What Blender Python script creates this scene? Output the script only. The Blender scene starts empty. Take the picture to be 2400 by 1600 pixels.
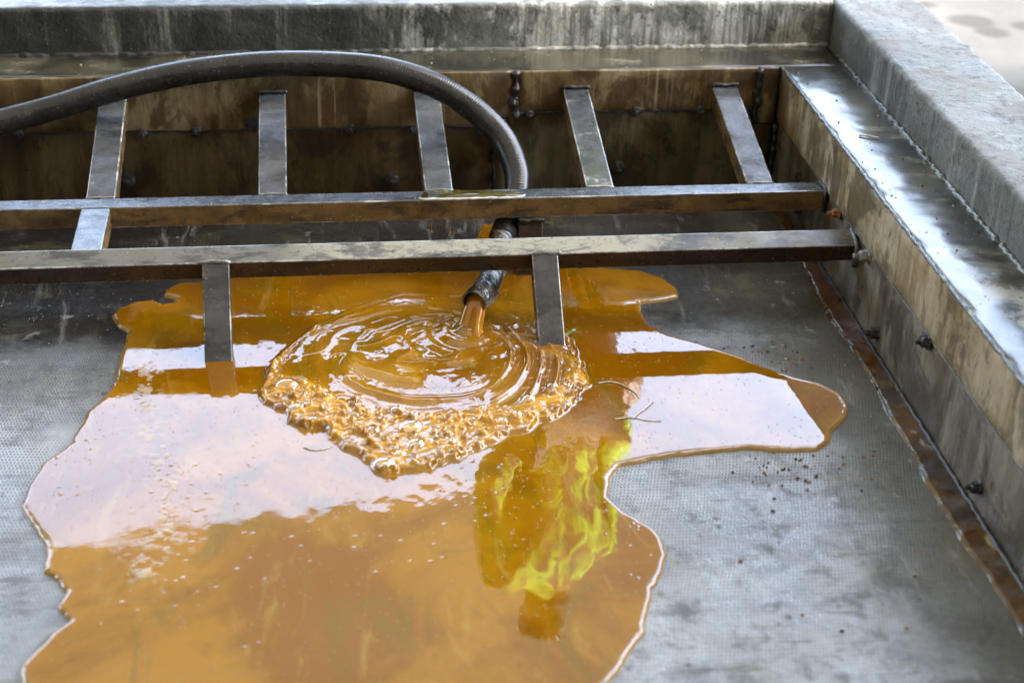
import bpy, bmesh, math, random
import numpy as np
from mathutils import Vector, Matrix, noise as mnoise

# ------------------------------------------------------------------ camera, sky, sun, exposure
S = bpy.context.scene
COL = S.collection
R = math.radians
cam_d = bpy.data.cameras.new('camera'); cam = bpy.data.objects.new('camera', cam_d); COL.objects.link(cam)
cam_d.sensor_width = 36; cam_d.sensor_fit = 'HORIZONTAL'; cam_d.lens = 57.3
cam_d.clip_start = 0.05; cam_d.clip_end = 900
cr = Vector((0.9924, -0.1194, 0.0285)); cf = Vector((0.1179, 0.8643, -0.4891))
cr = (cr - cf * cr.dot(cf)).normalized(); cf.normalize(); cu = cr.cross(cf)
cam.matrix_world = Matrix(((cr.x, cu.x, -cf.x, 0), (cr.y, cu.y, -cf.y, 0), (cr.z, cu.z, -cf.z, 1.5), (0, 0, 0, 1)))
cam_d.dof.use_dof = True; cam_d.dof.focus_distance = 3.05; cam_d.dof.aperture_fstop = 2.8
S.camera = cam

SUN_EL, SUN_AZ = 55, 110           # elevation, compass angle from +Y towards +X
W = bpy.data.worlds.new('World'); S.world = W; W.use_nodes = True
wn = W.node_tree.nodes; wl = W.node_tree.links; wn.clear()
sky = wn.new('ShaderNodeTexSky'); sky.sky_type = 'NISHITA'; sky.sun_disc = False
sky.sun_elevation = R(SUN_EL); sky.sun_rotation = R(SUN_AZ); sky.dust_density = 2.5; sky.air_density = 1.2; sky.ozone_density = 1
hs = wn.new('ShaderNodeHueSaturation'); hs.inputs['Saturation'].default_value = 0.78
bg = wn.new('ShaderNodeBackground'); bg.inputs['Strength'].default_value = 0.15
wo = wn.new('ShaderNodeOutputWorld')
wl.new(sky.outputs[0], hs.inputs['Color']); wl.new(hs.outputs[0], bg.inputs['Color']); wl.new(bg.outputs[0], wo.inputs['Surface'])
sd = bpy.data.lights.new('sun', 'SUN'); sd.energy = 2.0; sd.angle = R(4); sd.color = (1, .96, .9)
sun = bpy.data.objects.new('sun', sd); COL.objects.link(sun)
az, el = R(SUN_AZ), R(SUN_EL)
sdir = Vector((math.sin(az) * math.cos(el), math.cos(az) * math.cos(el), math.sin(el)))
sun.rotation_euler = sdir.to_track_quat('Z', 'Y').to_euler(); sun.location = sdir * 20
S.view_settings.view_transform = 'Standard'; S.view_settings.look = 'None'
S.view_settings.gamma = 1; S.view_settings.use_curve_mapping = False
S.view_settings.exposure = 3.95

rnd = random.Random(7)
rng = np.random.default_rng(11)

# ------------------------------------------------------------------ helpers
class NT:
    """small helper to wire a procedural material"""
    def __init__(s, name):
        s.m = bpy.data.materials.new(name); s.m.use_nodes = True
        s.t = s.m.node_tree; s.t.nodes.clear()
        s.out = s.t.nodes.new('ShaderNodeOutputMaterial')
        s.pos = s.t.nodes.new('ShaderNodeNewGeometry').outputs['Position']
    def n(s, typ, props=None, **inp):
        o = s.t.nodes.new(typ)
        for k, v in (props or {}).items(): setattr(o, k, v)
        for k, v in inp.items():
            k2 = k.replace('_', ' ')
            sock = o.inputs[int(k[1:])] if (k[0] == 'i' and k[1:].isdigit()) else o.inputs[k2]
            s.put(sock, v)
        return o
    def put(s, sock, v):
        if isinstance(v, bpy.types.NodeSocket): s.t.links.new(v, sock)
        else:
            if sock.type == 'RGBA' and len(v) == 3: v = (*v, 1)
            sock.default_value = v
    def scale(s, sc, vec=None):
        return s.n('ShaderNodeMapping', None, Vector=vec or s.pos, Scale=sc).outputs[0]
    def noise(s, sc, vec=None, detail=5, rough=.6, dist=0, lo=None, hi=None):
        v = s.scale(sc, vec) if isinstance(sc, tuple) else (vec or s.pos)
        o = s.n('ShaderNodeTexNoise', None, Vector=v, Scale=1 if isinstance(sc, tuple) else sc, Detail=detail, Roughness=rough, Distortion=dist).outputs['Fac']
        return o if lo is None else s.ramp(o, lo, hi)
    def ramp(s, v, lo, hi, a=0, b=1):
        return s.n('ShaderNodeMapRange', {'interpolation_type': 'SMOOTHSTEP'}, Value=v, From_Min=lo, From_Max=hi, To_Min=a, To_Max=b).outputs[0]
    def math(s, op, a, b=0.0):
        return s.n('ShaderNodeMath', {'operation': op}, i0=a, i1=b).outputs[0]
    def mul(s, a, b): return s.math('MULTIPLY', a, b)
    def add(s, a, b): return s.math('ADD', a, b)
    def inv(s, a): return s.math('SUBTRACT', 1.0, a)
    def mix(s, f, a, b):
        o = s.n('ShaderNodeMix', {'data_type': 'RGBA'})
        s.put(o.inputs[0], f); s.put(o.inputs[6], a); s.put(o.inputs[7], b)
        return o.outputs[2]
    def mixf(s, f, a, b):
        o = s.n('ShaderNodeMix'); s.put(o.inputs[0], f); s.put(o.inputs[2], a); s.put(o.inputs[3], b)
        return o.outputs[0]
    def xyz(s):
        o = s.n('ShaderNodeSeparateXYZ', None, Vector=s.pos); return o.outputs
    def voro(s, sc, vec=None, out='Distance', feat='F1', rnd_=1.0):
        v = s.scale(sc, vec) if isinstance(sc, tuple) else (vec or s.pos)
        return s.n('ShaderNodeTexVoronoi', {'feature': feat}, Vector=v, Scale=1 if isinstance(sc, tuple) else sc, Randomness=rnd_).outputs[out]
    def bump(s, h, dist, strength=1.0, nrm=None):
        o = s.n('ShaderNodeBump', None, Height=h, Distance=dist, Strength=strength)
        if nrm: s.put(o.inputs['Normal'], nrm)
        return o.outputs[0]
    def bsdf(s, **k):
        o = s.n('ShaderNodeBsdfPrincipled', None, **k)
        s.t.links.new(o.outputs[0], s.out.inputs['Surface']); return o

WORLD = {}
def tag(o, label=None, cat=None, group=None, kind=None):
    for k, v in (('label', label), ('category', cat), ('group', group), ('kind', kind)):
        if v: o[k] = v
    return o
def empty(name, loc, label, cat, group=None):
    o = bpy.data.objects.new(name, None); COL.objects.link(o); o.location = loc; o.empty_display_size = .1
    WORLD[o] = Vector(loc); return tag(o, label, cat, group)
def mesh_obj(name, V, F, mats, parent=None, midx=None, smooth=True, origin=None):
    V = np.asarray(V, dtype=float)
    c = np.array(origin) if origin is not None else (V.min(0) + V.max(0)) / 2
    me = bpy.data.meshes.new(name); me.from_pydata((V - c).tolist(), [], F)
    for m in (mats if isinstance(mats, (list, tuple)) else [mats]): me.materials.append(m)
    if midx is not None: me.polygons.foreach_set('material_index', midx)
    me.polygons.foreach_set('use_smooth', [smooth] * len(me.polygons)); me.update()
    o = bpy.data.objects.new(name, me); COL.objects.link(o)
    wc = Vector(c); WORLD[o] = wc
    if parent: o.parent = parent; o.location = wc - WORLD[parent]
    else: o.location = wc
    return o
def bm_obj(name, bm, mats, parent=None, smooth=True):
    bm.verts.ensure_lookup_table(); bm.verts.index_update()
    V = [v.co[:] for v in bm.verts]; F = [[v.index for v in f.verts] for f in bm.faces]; mi = [f.material_index for f in bm.faces]
    o = mesh_obj(name, V, F, mats, parent, mi, smooth); bm.free(); return o

def vnoise(x, y, seed=0):
    r = np.random.default_rng(seed).random((256, 256))
    xi = np.floor(x).astype(int); yi = np.floor(y).astype(int); fx = x - xi; fy = y - yi
    fx = fx * fx * fx * (fx * (fx * 6 - 15) + 10); fy = fy * fy * fy * (fy * (fy * 6 - 15) + 10)
    g = lambda a, b: r[a & 255, b & 255]
    return ((g(xi, yi) * (1 - fx) + g(xi + 1, yi) * fx) * (1 - fy) + (g(xi, yi + 1) * (1 - fx) + g(xi + 1, yi + 1) * fx) * fy) * 2 - 1
def fbm(x, y, seed=0, o=3):
    s = 0; a = 1; t = 0
    for k in range(o): s = s + a * vnoise(x * 2 ** k, y * 2 ** k, seed + k); t += a; a *= .5
    return s / t
def sstep(x, a, b):
    t = np.clip((x - a) / (b - a), 0, 1); return t * t * (3 - 2 * t)
def sdf(px, py, poly, closed=True):
    """signed distance to a polygon, positive inside (unsigned for an open line)"""
    P = np.array(poly); Q = np.roll(P, -1, 0)
    if not closed: P, Q = P[:-1], P[1:]
    d = np.full(px.shape, 9.0); ins = np.zeros(px.shape, bool)
    for (ax, ay), (bx, by) in zip(P, Q[:len(P)] if closed else np.array(poly)[1:]):
        ex, ey = bx - ax, by - ay
        t = np.clip(((px - ax) * ex + (py - ay) * ey) / (ex * ex + ey * ey + 1e-12), 0, 1)
        d = np.minimum(d, np.hypot(px - ax - t * ex, py - ay - t * ey))
        if closed and ay != by:
            c = ((ay > py) != (by > py)) & (px < (bx - ax) * (py - ay) / (by - ay) + ax); ins ^= c
    return np.where(ins, d, -d) if closed else d
def catmull(P, n):
    P = [Vector(p) for p in P]; P = [2 * P[0] - P[1]] + P + [2 * P[-1] - P[-2]]; out = []
    for i in range(1, len(P) - 2):
        a, b, c, d = P[i - 1:i + 3]
        for k in range(n):
            t = k / n
            out.append(.5 * ((2 * b) + (c - a) * t + (2 * a - 5 * b + 4 * c - d) * t * t + (3 * b - a - 3 * c + d) * t ** 3))
    out.append(P[-2]); return out
def resample(pts, step):
    P = np.array([p[:] for p in pts]); L = np.r_[0, np.cumsum(np.linalg.norm(np.diff(P, axis=0), axis=1))]
    n = max(2, int(L[-1] / step)); s = np.linspace(0, L[-1], n)
    return np.stack([np.interp(s, L, P[:, k]) for k in range(3)], 1), s
def tube(pts, rad, n=20, cap=False, wob=None):
    """sweep a circle along pts (rad: array or number)"""
    P = np.asarray(pts, float); m = len(P); rad = np.broadcast_to(rad, m)
    T = np.gradient(P, axis=0); T /= np.linalg.norm(T, axis=1)[:, None]
    N = np.zeros_like(P); v = np.array([0, 0, 1.0]); v -= T[0] * v.dot(T[0])
    if np.linalg.norm(v) < .1: v = np.array([0, 1.0, 0]) - T[0] * T[0][1]
    for i in range(m):
        v = v - T[i] * v.dot(T[i]); v /= np.linalg.norm(v); N[i] = v
    B = np.cross(T, N); a = np.linspace(0, 2 * np.pi, n, endpoint=False)
    rr = rad[:, None] * np.ones(n)[None]
    if wob is not None: rr = rr * wob(np.arange(m)[:, None], a[None])
    V = P[:, None] + rr[..., None] * (np.cos(a)[None, :, None] * N[:, None] + np.sin(a)[None, :, None] * B[:, None])
    V = V.reshape(-1, 3); F = []
    for i in range(m - 1):
        for k in range(n):
            k2 = (k + 1) % n; F.append((i * n + k, i * n + k2, (i + 1) * n + k2, (i + 1) * n + k))
    if cap: F.append(tuple(range(n))[::-1]); F.append(tuple((m - 1) * n + k for k in range(n)))
    return V, F
def fbm3(v, s, o=3): return mnoise.fractal(Vector(v) * s, 1.0, 2.0, o)
def slab(axis, a0, a1, u0, u1, w0, w1, r=.008, step=.012, amp=.001, sc=25, seed=0):
    """rounded block: profile u (the other horizontal axis) x z, swept along axis ('x' or 'y'), rough surface"""
    prof = []
    def seg(p, q):
        L = math.dist(p, q); n = max(1, int(L / step))
        for k in range(n): prof.append((p[0] + (q[0] - p[0]) * k / n, p[1] + (q[1] - p[1]) * k / n))
    cs = [((u1 - r, w0 + r), -90), ((u1 - r, w1 - r), 0), ((u0 + r, w1 - r), 90), ((u0 + r, w0 + r), 180)]
    ends = []
    for c, a in cs:
        ends.append([(c[0] + r * math.cos(R(a + t)), c[1] + r * math.sin(R(a + t))) for t in (0, 30, 60, 90)])
    for i in range(4):
        prof += ends[i][:-1]; seg(ends[i][-1], ends[(i + 1) % 4][0])
    n = len(prof); m = max(2, int((a1 - a0) / step) + 1); V = []
    cu_, cw = (u0 + u1) / 2, (w0 + w1) / 2; off = Vector((seed * 3.1, seed * 1.7, seed))
    for i in range(m):
        a = a0 + (a1 - a0) * i / (m - 1)
        for (u, w) in prof:
            p = Vector((a, u, w)) if axis == 'x' else Vector((u, a, w))
            if amp:
                d = mnoise.fractal((p + off) * sc, 1.0, 2.0, 4) * amp
                e = min(1, max(abs(u - cu_) / (u1 - u0), 0) * 2), min(1, abs(w - cw) / (w1 - w0) * 2)
                nu = (math.copysign(1, u - cu_) if (u < u0 + r or u > u1 - r) else 0)
                nw = (math.copysign(1, w - cw) if (w < w0 + r or w > w1 - r) else 0)
                if nu and nw: d *= 1.8
                if axis == 'x': p += Vector((0, nu * d, nw * d))
                else: p += Vector((nu * d, 0, nw * d))
            V.append(p[:])
    F = []
    for i in range(m - 1):
        for k in range(n):
            k2 = (k + 1) % n; q = (i * n + k, i * n + k2, (i + 1) * n + k2, (i + 1) * n + k)
            F.append(q if axis == 'y' else q[::-1])
    e0 = tuple(range(n)); e1 = tuple((m - 1) * n + k for k in range(n))
    F.append(e0[::-1] if axis == 'y' else e0); F.append(e1 if axis == 'y' else e1[::-1])
    if axis == 'y': F = [f[::-1] for f in F]
    return V, F
def beam(p0, p1, w, t, up, bev=.0025):
    """bar of width w (sideways) and thickness t whose top face runs from p0 to p1; bevelled, scuffed edges get material 1, down/front side material 2"""
    p0, p1 = Vector(p0), Vector(p1); d = (p1 - p0); L = d.length; d.normalize()
    u = Vector(up); u = (u - d * u.dot(d)).normalized(); s = d.cross(u)
    bm = bmesh.new(); vs = []
    for l in (0, L):
        for a in (-w / 2, w / 2):
            for b in (0, -t): vs.append(bm.verts.new(p0 + d * l + s * a + u * b))
    idx = lambda i, j, k: vs[i * 4 + j * 2 + k]
    for q in ([(0, 0, 0), (0, 1, 0), (0, 1, 1), (0, 0, 1)], [(1, 0, 0), (1, 0, 1), (1, 1, 1), (1, 1, 0)], [(0, 0, 0), (1, 0, 0), (1, 1, 0), (0, 1, 0)],
              [(0, 0, 1), (0, 1, 1), (1, 1, 1), (1, 0, 1)], [(0, 0, 0), (0, 0, 1), (1, 0, 1), (1, 0, 0)], [(0, 1, 0), (1, 1, 0), (1, 1, 1), (0, 1, 1)]):
        bm.faces.new([idx(*c) for c in q])
    bmesh.ops.recalc_face_normals(bm, faces=bm.faces)
    for f in bm.faces:
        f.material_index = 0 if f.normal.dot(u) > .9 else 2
    r = bmesh.ops.bevel(bm, geom=list(bm.edges), offset=bev, segments=2, profile=.5, affect='EDGES')
    for f in r['faces']: f.material_index = 1
    return bm

# ------------------------------------------------------------------ materials
def mat_concrete(name, dark, light, bias_x=None, rough=.45, wet=.0, drip=True, olive=(.10, .095, .06), spec=.5):
    k = NT(name); X, Y, Z = k.xyz()
    big = k.noise(3.5, detail=6); fine = k.noise(60, detail=6, rough=.75); spk = k.noise(170, detail=3)
    if bias_x: big = k.add(k.mul(big, .75), k.ramp(X, bias_x[0], bias_x[1], -.12, .30))
    c = k.mix(k.ramp(big, .36, .62), dark, light)
    c = k.mix(k.mul(k.ramp(k.noise(9, detail=5), .48, .66), .55), c, olive)
    if drip:
        d = k.noise((16, 16, 1.2), detail=6, rough=.7); d2 = k.noise((38, 38, 1.5), detail=4, rough=.7)
        sd_ = k.n('ShaderNodeSeparateXYZ', None, Vector=k.n('ShaderNodeNewGeometry').outputs['True Normal']).outputs[2]
        side = k.inv(k.math('ABSOLUTE', sd_))
        c = k.mix(k.mul(k.mul(k.ramp(d, .52, .70), side), .75), c, tuple(min(1, x * 1.7 + .05) for x in light))
        c = k.mix(k.mul(k.mul(k.ramp(d2, .55, .72), side), .7), c, tuple(x * .6 for x in dark))
    if bias_x:
        eff = k.mul(k.noise((9, 9, 5), detail=7, rough=.72, dist=.4, lo=.47, hi=.57), k.mul(k.ramp(X, .05, .40), k.noise((45, 45, 3), detail=5, rough=.7, lo=.40, hi=.58)))
        c = k.mix(eff, c, (.40, .395, .345))
    c = k.mix(k.mul(k.noise(22, detail=7, rough=.75, lo=.54, hi=.66), .6), c, tuple(x * .45 for x in dark))
    c = k.mix(k.ramp(fine, .54, .68, 0, .7), c, tuple(x * .4 for x in dark))
    c = k.mix(k.ramp(spk, .66, .74, 0, .6), c, tuple(min(1, x * 1.5 + .06) for x in light))
    c = k.mix(k.ramp(k.voro(48), .14, .07, 0, .85), c, (.012, .012, .01))
    rg = k.add(k.ramp(k.noise(7, detail=5), .35, .65, rough - wet, rough + .12), k.ramp(fine, .4, .7, -.05, .08))
    h = k.add(k.add(fine, k.mul(k.noise(14, detail=4), 2)), k.mul(k.ramp(k.voro(55), .12, .03), -1.2))
    k.bsdf(Base_Color=c, Roughness=rg, Normal=k.bump(h, .004, .8), Specular_IOR_Level=spec); return k.m

M = {}
M['kerb_back'] = mat_concrete('concrete_dark_stained', (.020, .020, .018), (.13, .13, .105), bias_x=(-.1, .75), rough=.42, wet=.12, olive=(.05, .05, .036))
M['kerb_right'] = mat_concrete('concrete_weathered', (.048, .047, .043), (.118, .116, .107), rough=.62, wet=.14, olive=(.080, .072, .052), spec=.22)

def mat_ledge():
    k = NT('wet_ledge_concrete'); X, Y, Z = k.xyz()
    c = k.mix(k.noise(5, detail=6, lo=.4, hi=.62), (.016, .015, .011), (.062, .056, .036))
    c = k.mix(k.noise((7, 14, 8), detail=6, lo=.52, hi=.70), c, (.13, .12, .085))
    dry = k.mul(k.noise(5.5, detail=5, lo=.50, hi=.60), k.ramp(Y, 2.45, 2.15))
    c = k.mix(dry, c, (.30, .285, .23))
    spk = k.ramp(k.voro(42), .16, .08); pick = k.ramp(k.n('ShaderNodeSeparateColor', None, Color=k.voro(42, out='Color')).outputs[0], .72, .74)
    grit = k.mul(spk, pick); c = k.mix(grit, c, (.03, .027, .02))
    rg = k.add(k.noise(6, detail=6, lo=.36, hi=.64), 0.0)
    rg = k.mixf(rg, .09, .26); rg = k.mixf(dry, rg, .5); rg = k.add(rg, k.mul(grit, .35))
    h = k.add(k.add(k.mul(k.noise(9, detail=4), .5), k.mul(grit, .9)), k.mul(k.noise(80, detail=3), .035))
    k.bsdf(Base_Color=c, Roughness=rg, Normal=k.bump(h, .0025, .28), IOR=1.45, Coat_Weight=.35, Coat_Roughness=.2, Coat_Normal=k.bump(h, .002, .15)); return k.m
M['ledge'] = mat_ledge()

def mat_panel(name, a, b, c3, vert=(14, 14, 2.2), rough=.35):
    k = NT(name); X, Y, Z = k.xyz()
    c = k.mix(k.noise(vert, detail=6, rough=.65, lo=.36, hi=.64), a, b)
    c = k.mix(k.mul(k.noise((7, 7, 5), detail=8, rough=.72, dist=.5, lo=.47, hi=.56), .85), c, c3)
    c = k.mix(k.mul(k.noise((26, 26, 7), detail=6, rough=.75, dist=.5, lo=.55, hi=.63), .55), c, tuple(x * .3 for x in a))
    c = k.mix(k.mul(k.noise((11, 11, 3), detail=6, rough=.7, lo=.58, hi=.68), .5), c, tuple(min(1, x * 1.35) for x in b))
    c = k.mix(k.mul(k.noise((40, 40, 3), detail=3, lo=.56, hi=.74), .5), c, tuple(x * .35 for x in a))
    spk = k.ramp(k.voro(70), .10, .05); pick = k.ramp(k.n('ShaderNodeSeparateColor', None, Color=k.voro(70, out='Color')).outputs[1], .80, .82)
    c = k.mix(k.mul(k.mul(spk, pick), .8), c, (.012, .01, .008))
    lint = k.ramp(k.voro((190, 190, 90)), .13, .05); lp = k.ramp(k.n('ShaderNodeSeparateColor', None, Color=k.voro((190, 190, 90), out='Color')).outputs[0], .93, .94)
    c = k.mix(k.mul(lint, lp), c, (.4, .37, .28))
    c = k.mix(k.mul(k.noise((110, 110, 40), detail=5, rough=.8, lo=.54, hi=.66), .55), c, tuple(x * .35 for x in a))
    c = k.mix(k.mul(k.noise((75, 75, 1.6), detail=5, rough=.7, lo=.60, hi=.68), .6), c, tuple(min(1, x * 1.45 + .02) for x in b))
    h = k.add(k.add(k.noise((60, 60, 9), detail=5), k.mul(k.noise(130, detail=4), .5)), k.mul(k.noise(7, detail=3), 2))
    k.bsdf(Base_Color=c, Roughness=k.noise(11, detail=5, lo=.3, hi=.7) if False else k.ramp(k.noise(11, detail=5), .3, .7, rough - .1, rough + .2), Normal=k.bump(h, .003, .6)); return k.m
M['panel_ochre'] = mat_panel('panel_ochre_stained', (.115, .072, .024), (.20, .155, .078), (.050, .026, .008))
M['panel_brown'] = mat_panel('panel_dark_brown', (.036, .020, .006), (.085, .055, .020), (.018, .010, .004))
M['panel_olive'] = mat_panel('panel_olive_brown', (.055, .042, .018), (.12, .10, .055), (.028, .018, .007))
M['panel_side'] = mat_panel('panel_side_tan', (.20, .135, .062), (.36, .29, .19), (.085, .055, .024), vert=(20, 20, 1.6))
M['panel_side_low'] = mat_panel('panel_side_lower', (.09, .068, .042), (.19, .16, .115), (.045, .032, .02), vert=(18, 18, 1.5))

def mat_steel(name, base, crust, crust_lo, rough=.28, metal=.35, only_x=False):
    k = NT(name); X, Y, Z = k.xyz()
    c = k.mix(k.noise(18, detail=6, rough=.7, lo=.35, hi=.65), tuple(x * .7 for x in base), tuple(x * 1.3 for x in base))
    cr_ = k.noise((7, 16, 16), detail=7, rough=.68, dist=.4, lo=crust_lo, hi=crust_lo + .10)
    cr_ = k.mul(cr_, k.noise(48, detail=6, rough=.75, lo=.30, hi=.42))
    if only_x: cr_ = k.mul(cr_, k.math('MAXIMUM', k.mul(k.ramp(X, -.15, .05), k.ramp(X, .85, .55)), .35))
    c = k.mix(cr_, c, crust)
    c = k.mix(k.mul(k.noise((9, 24, 24), detail=7, rough=.72, dist=.5, lo=.50, hi=.60), .65), c, tuple(x * .3 for x in base))
    c = k.mix(k.mul(k.noise(120, detail=3, lo=.60, hi=.70), .6), c, tuple(x * .4 for x in base))
    fl = k.mul(k.ramp(k.voro((120, 120, 120)), .16, .07), k.ramp(k.n('ShaderNodeSeparateColor', None, Color=k.voro((120, 120, 120), out='Color')).outputs[0], .86, .87))
    c = k.mix(fl, c, (.42, .40, .34))
    rg = k.ramp(k.noise(22, detail=6, rough=.7), .3, .7, rough - .12, rough + .14)
    rg = k.add(rg, k.mul(cr_, .25))
    h = k.add(k.mul(k.noise(95, detail=5), .8), k.mul(cr_, .8))
    k.bsdf(Base_Color=c, Metallic=k.mul(k.inv(cr_), metal), Roughness=rg, Normal=k.bump(h, .0012, .5)); return k.m
M['steel_top'] = mat_steel('steel_wet_grey', (.065, .07, .077), (.24, .24, .215), .60, rough=.22)
M['steel_crust'] = mat_steel('steel_pale_crust', (.05, .05, .046), (.25, .23, .165), .41, rough=.40, metal=.25, only_x=True)
M['steel_edge'] = mat_steel('steel_scuffed_edge', (.20, .20, .19), (.40, .385, .34), .50, rough=.25, metal=.5)
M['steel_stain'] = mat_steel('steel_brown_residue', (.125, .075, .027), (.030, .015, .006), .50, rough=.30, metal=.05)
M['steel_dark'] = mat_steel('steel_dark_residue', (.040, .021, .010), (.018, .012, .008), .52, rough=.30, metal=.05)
M['steel_leg'] = mat_steel('steel_leg_grey', (.055, .052, .052), (.30, .27, .22), .64, rough=.30, metal=.2)

def simple(name, col, rough=.5, bump_=0, sc=60, var=.35, **kw):
    k = NT(name)
    c = k.mix(k.noise(sc * .4, detail=5, lo=.35, hi=.65), tuple(x * (1 - var) for x in col), tuple(min(1, x * (1 + var)) for x in col))
    a = dict(Base_Color=c, Roughness=rough, **kw)
    if bump_: a['Normal'] = k.bump(k.noise(sc, detail=4), bump_, .7)
    k.bsdf(**a); return k.m
M['bolt'] = simple('blackened_bolt', (.022, .02, .019), .38, .002, 180)
M['bolt_grey'] = simple('grey_crusted_bolt', (.20, .19, .17), .4, .003, 140)
M['bolt_rust'] = simple('rusty_bolt', (.22, .085, .02), .6, .003, 180)
M['bead'] = simple('dark_sealant', (.018, .016, .014), .3, .003, 120)
M['wet_bead'] = simple('wet_mortar_bead', (.06, .06, .055), .16, .003, 120)
M['crumb_rust'] = simple('rusty_crumb', (.20, .075, .022), .7, .001, 300)
M['crumb_dark'] = simple('dark_crumb', (.03, .022, .016), .6, .001, 300)
M['crumb_pale'] = simple('pale_crumb', (.42, .38, .28), .55, .001, 300)
M['leaf'] = simple('green_leaf', (.16, .26, .02), .35, .001, 150)
M['petal'] = simple('pale_petal', (.55, .56, .48), .35, .001, 150)
M['straw'] = simple('wet_straw', (.55, .52, .38), .3, .0005, 200)

def mat_hose():
    k = NT('black_ribbed_rubber')
    c = k.mix(k.noise(12, detail=6, rough=.7, lo=.40, hi=.66), (.006, .006, .006), (.017, .015, .014))
    c = k.mix(k.mul(k.noise(230, detail=2, lo=.68, hi=.74), .7), c, (.28, .26, .21))
    rg = k.ramp(k.noise(20, detail=5), .3, .7, .20, .36)
    k.bsdf(Base_Color=c, Roughness=rg, Normal=k.bump(k.noise(160, detail=4), .0008, .5), Specular_IOR_Level=.5); return k.m
M['hose'] = mat_hose()
def mat_sleeve():
    k = NT('crusted_black_sleeve')
    c = k.mix(k.noise(45, detail=6, rough=.7, dist=.5, lo=.46, hi=.62), (.010, .009, .008), (.11, .08, .04))
    c = k.mix(k.noise(110, detail=4, lo=.64, hi=.70), c, (.35, .31, .2))
    k.bsdf(Base_Color=c, Roughness=.16, Normal=k.bump(k.add(k.noise(70, detail=6), k.mul(k.noise(200, detail=3), .3)), .006, .8), Coat_Weight=.6, Coat_Roughness=.05); return k.m
M['sleeve'] = mat_sleeve()

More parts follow.
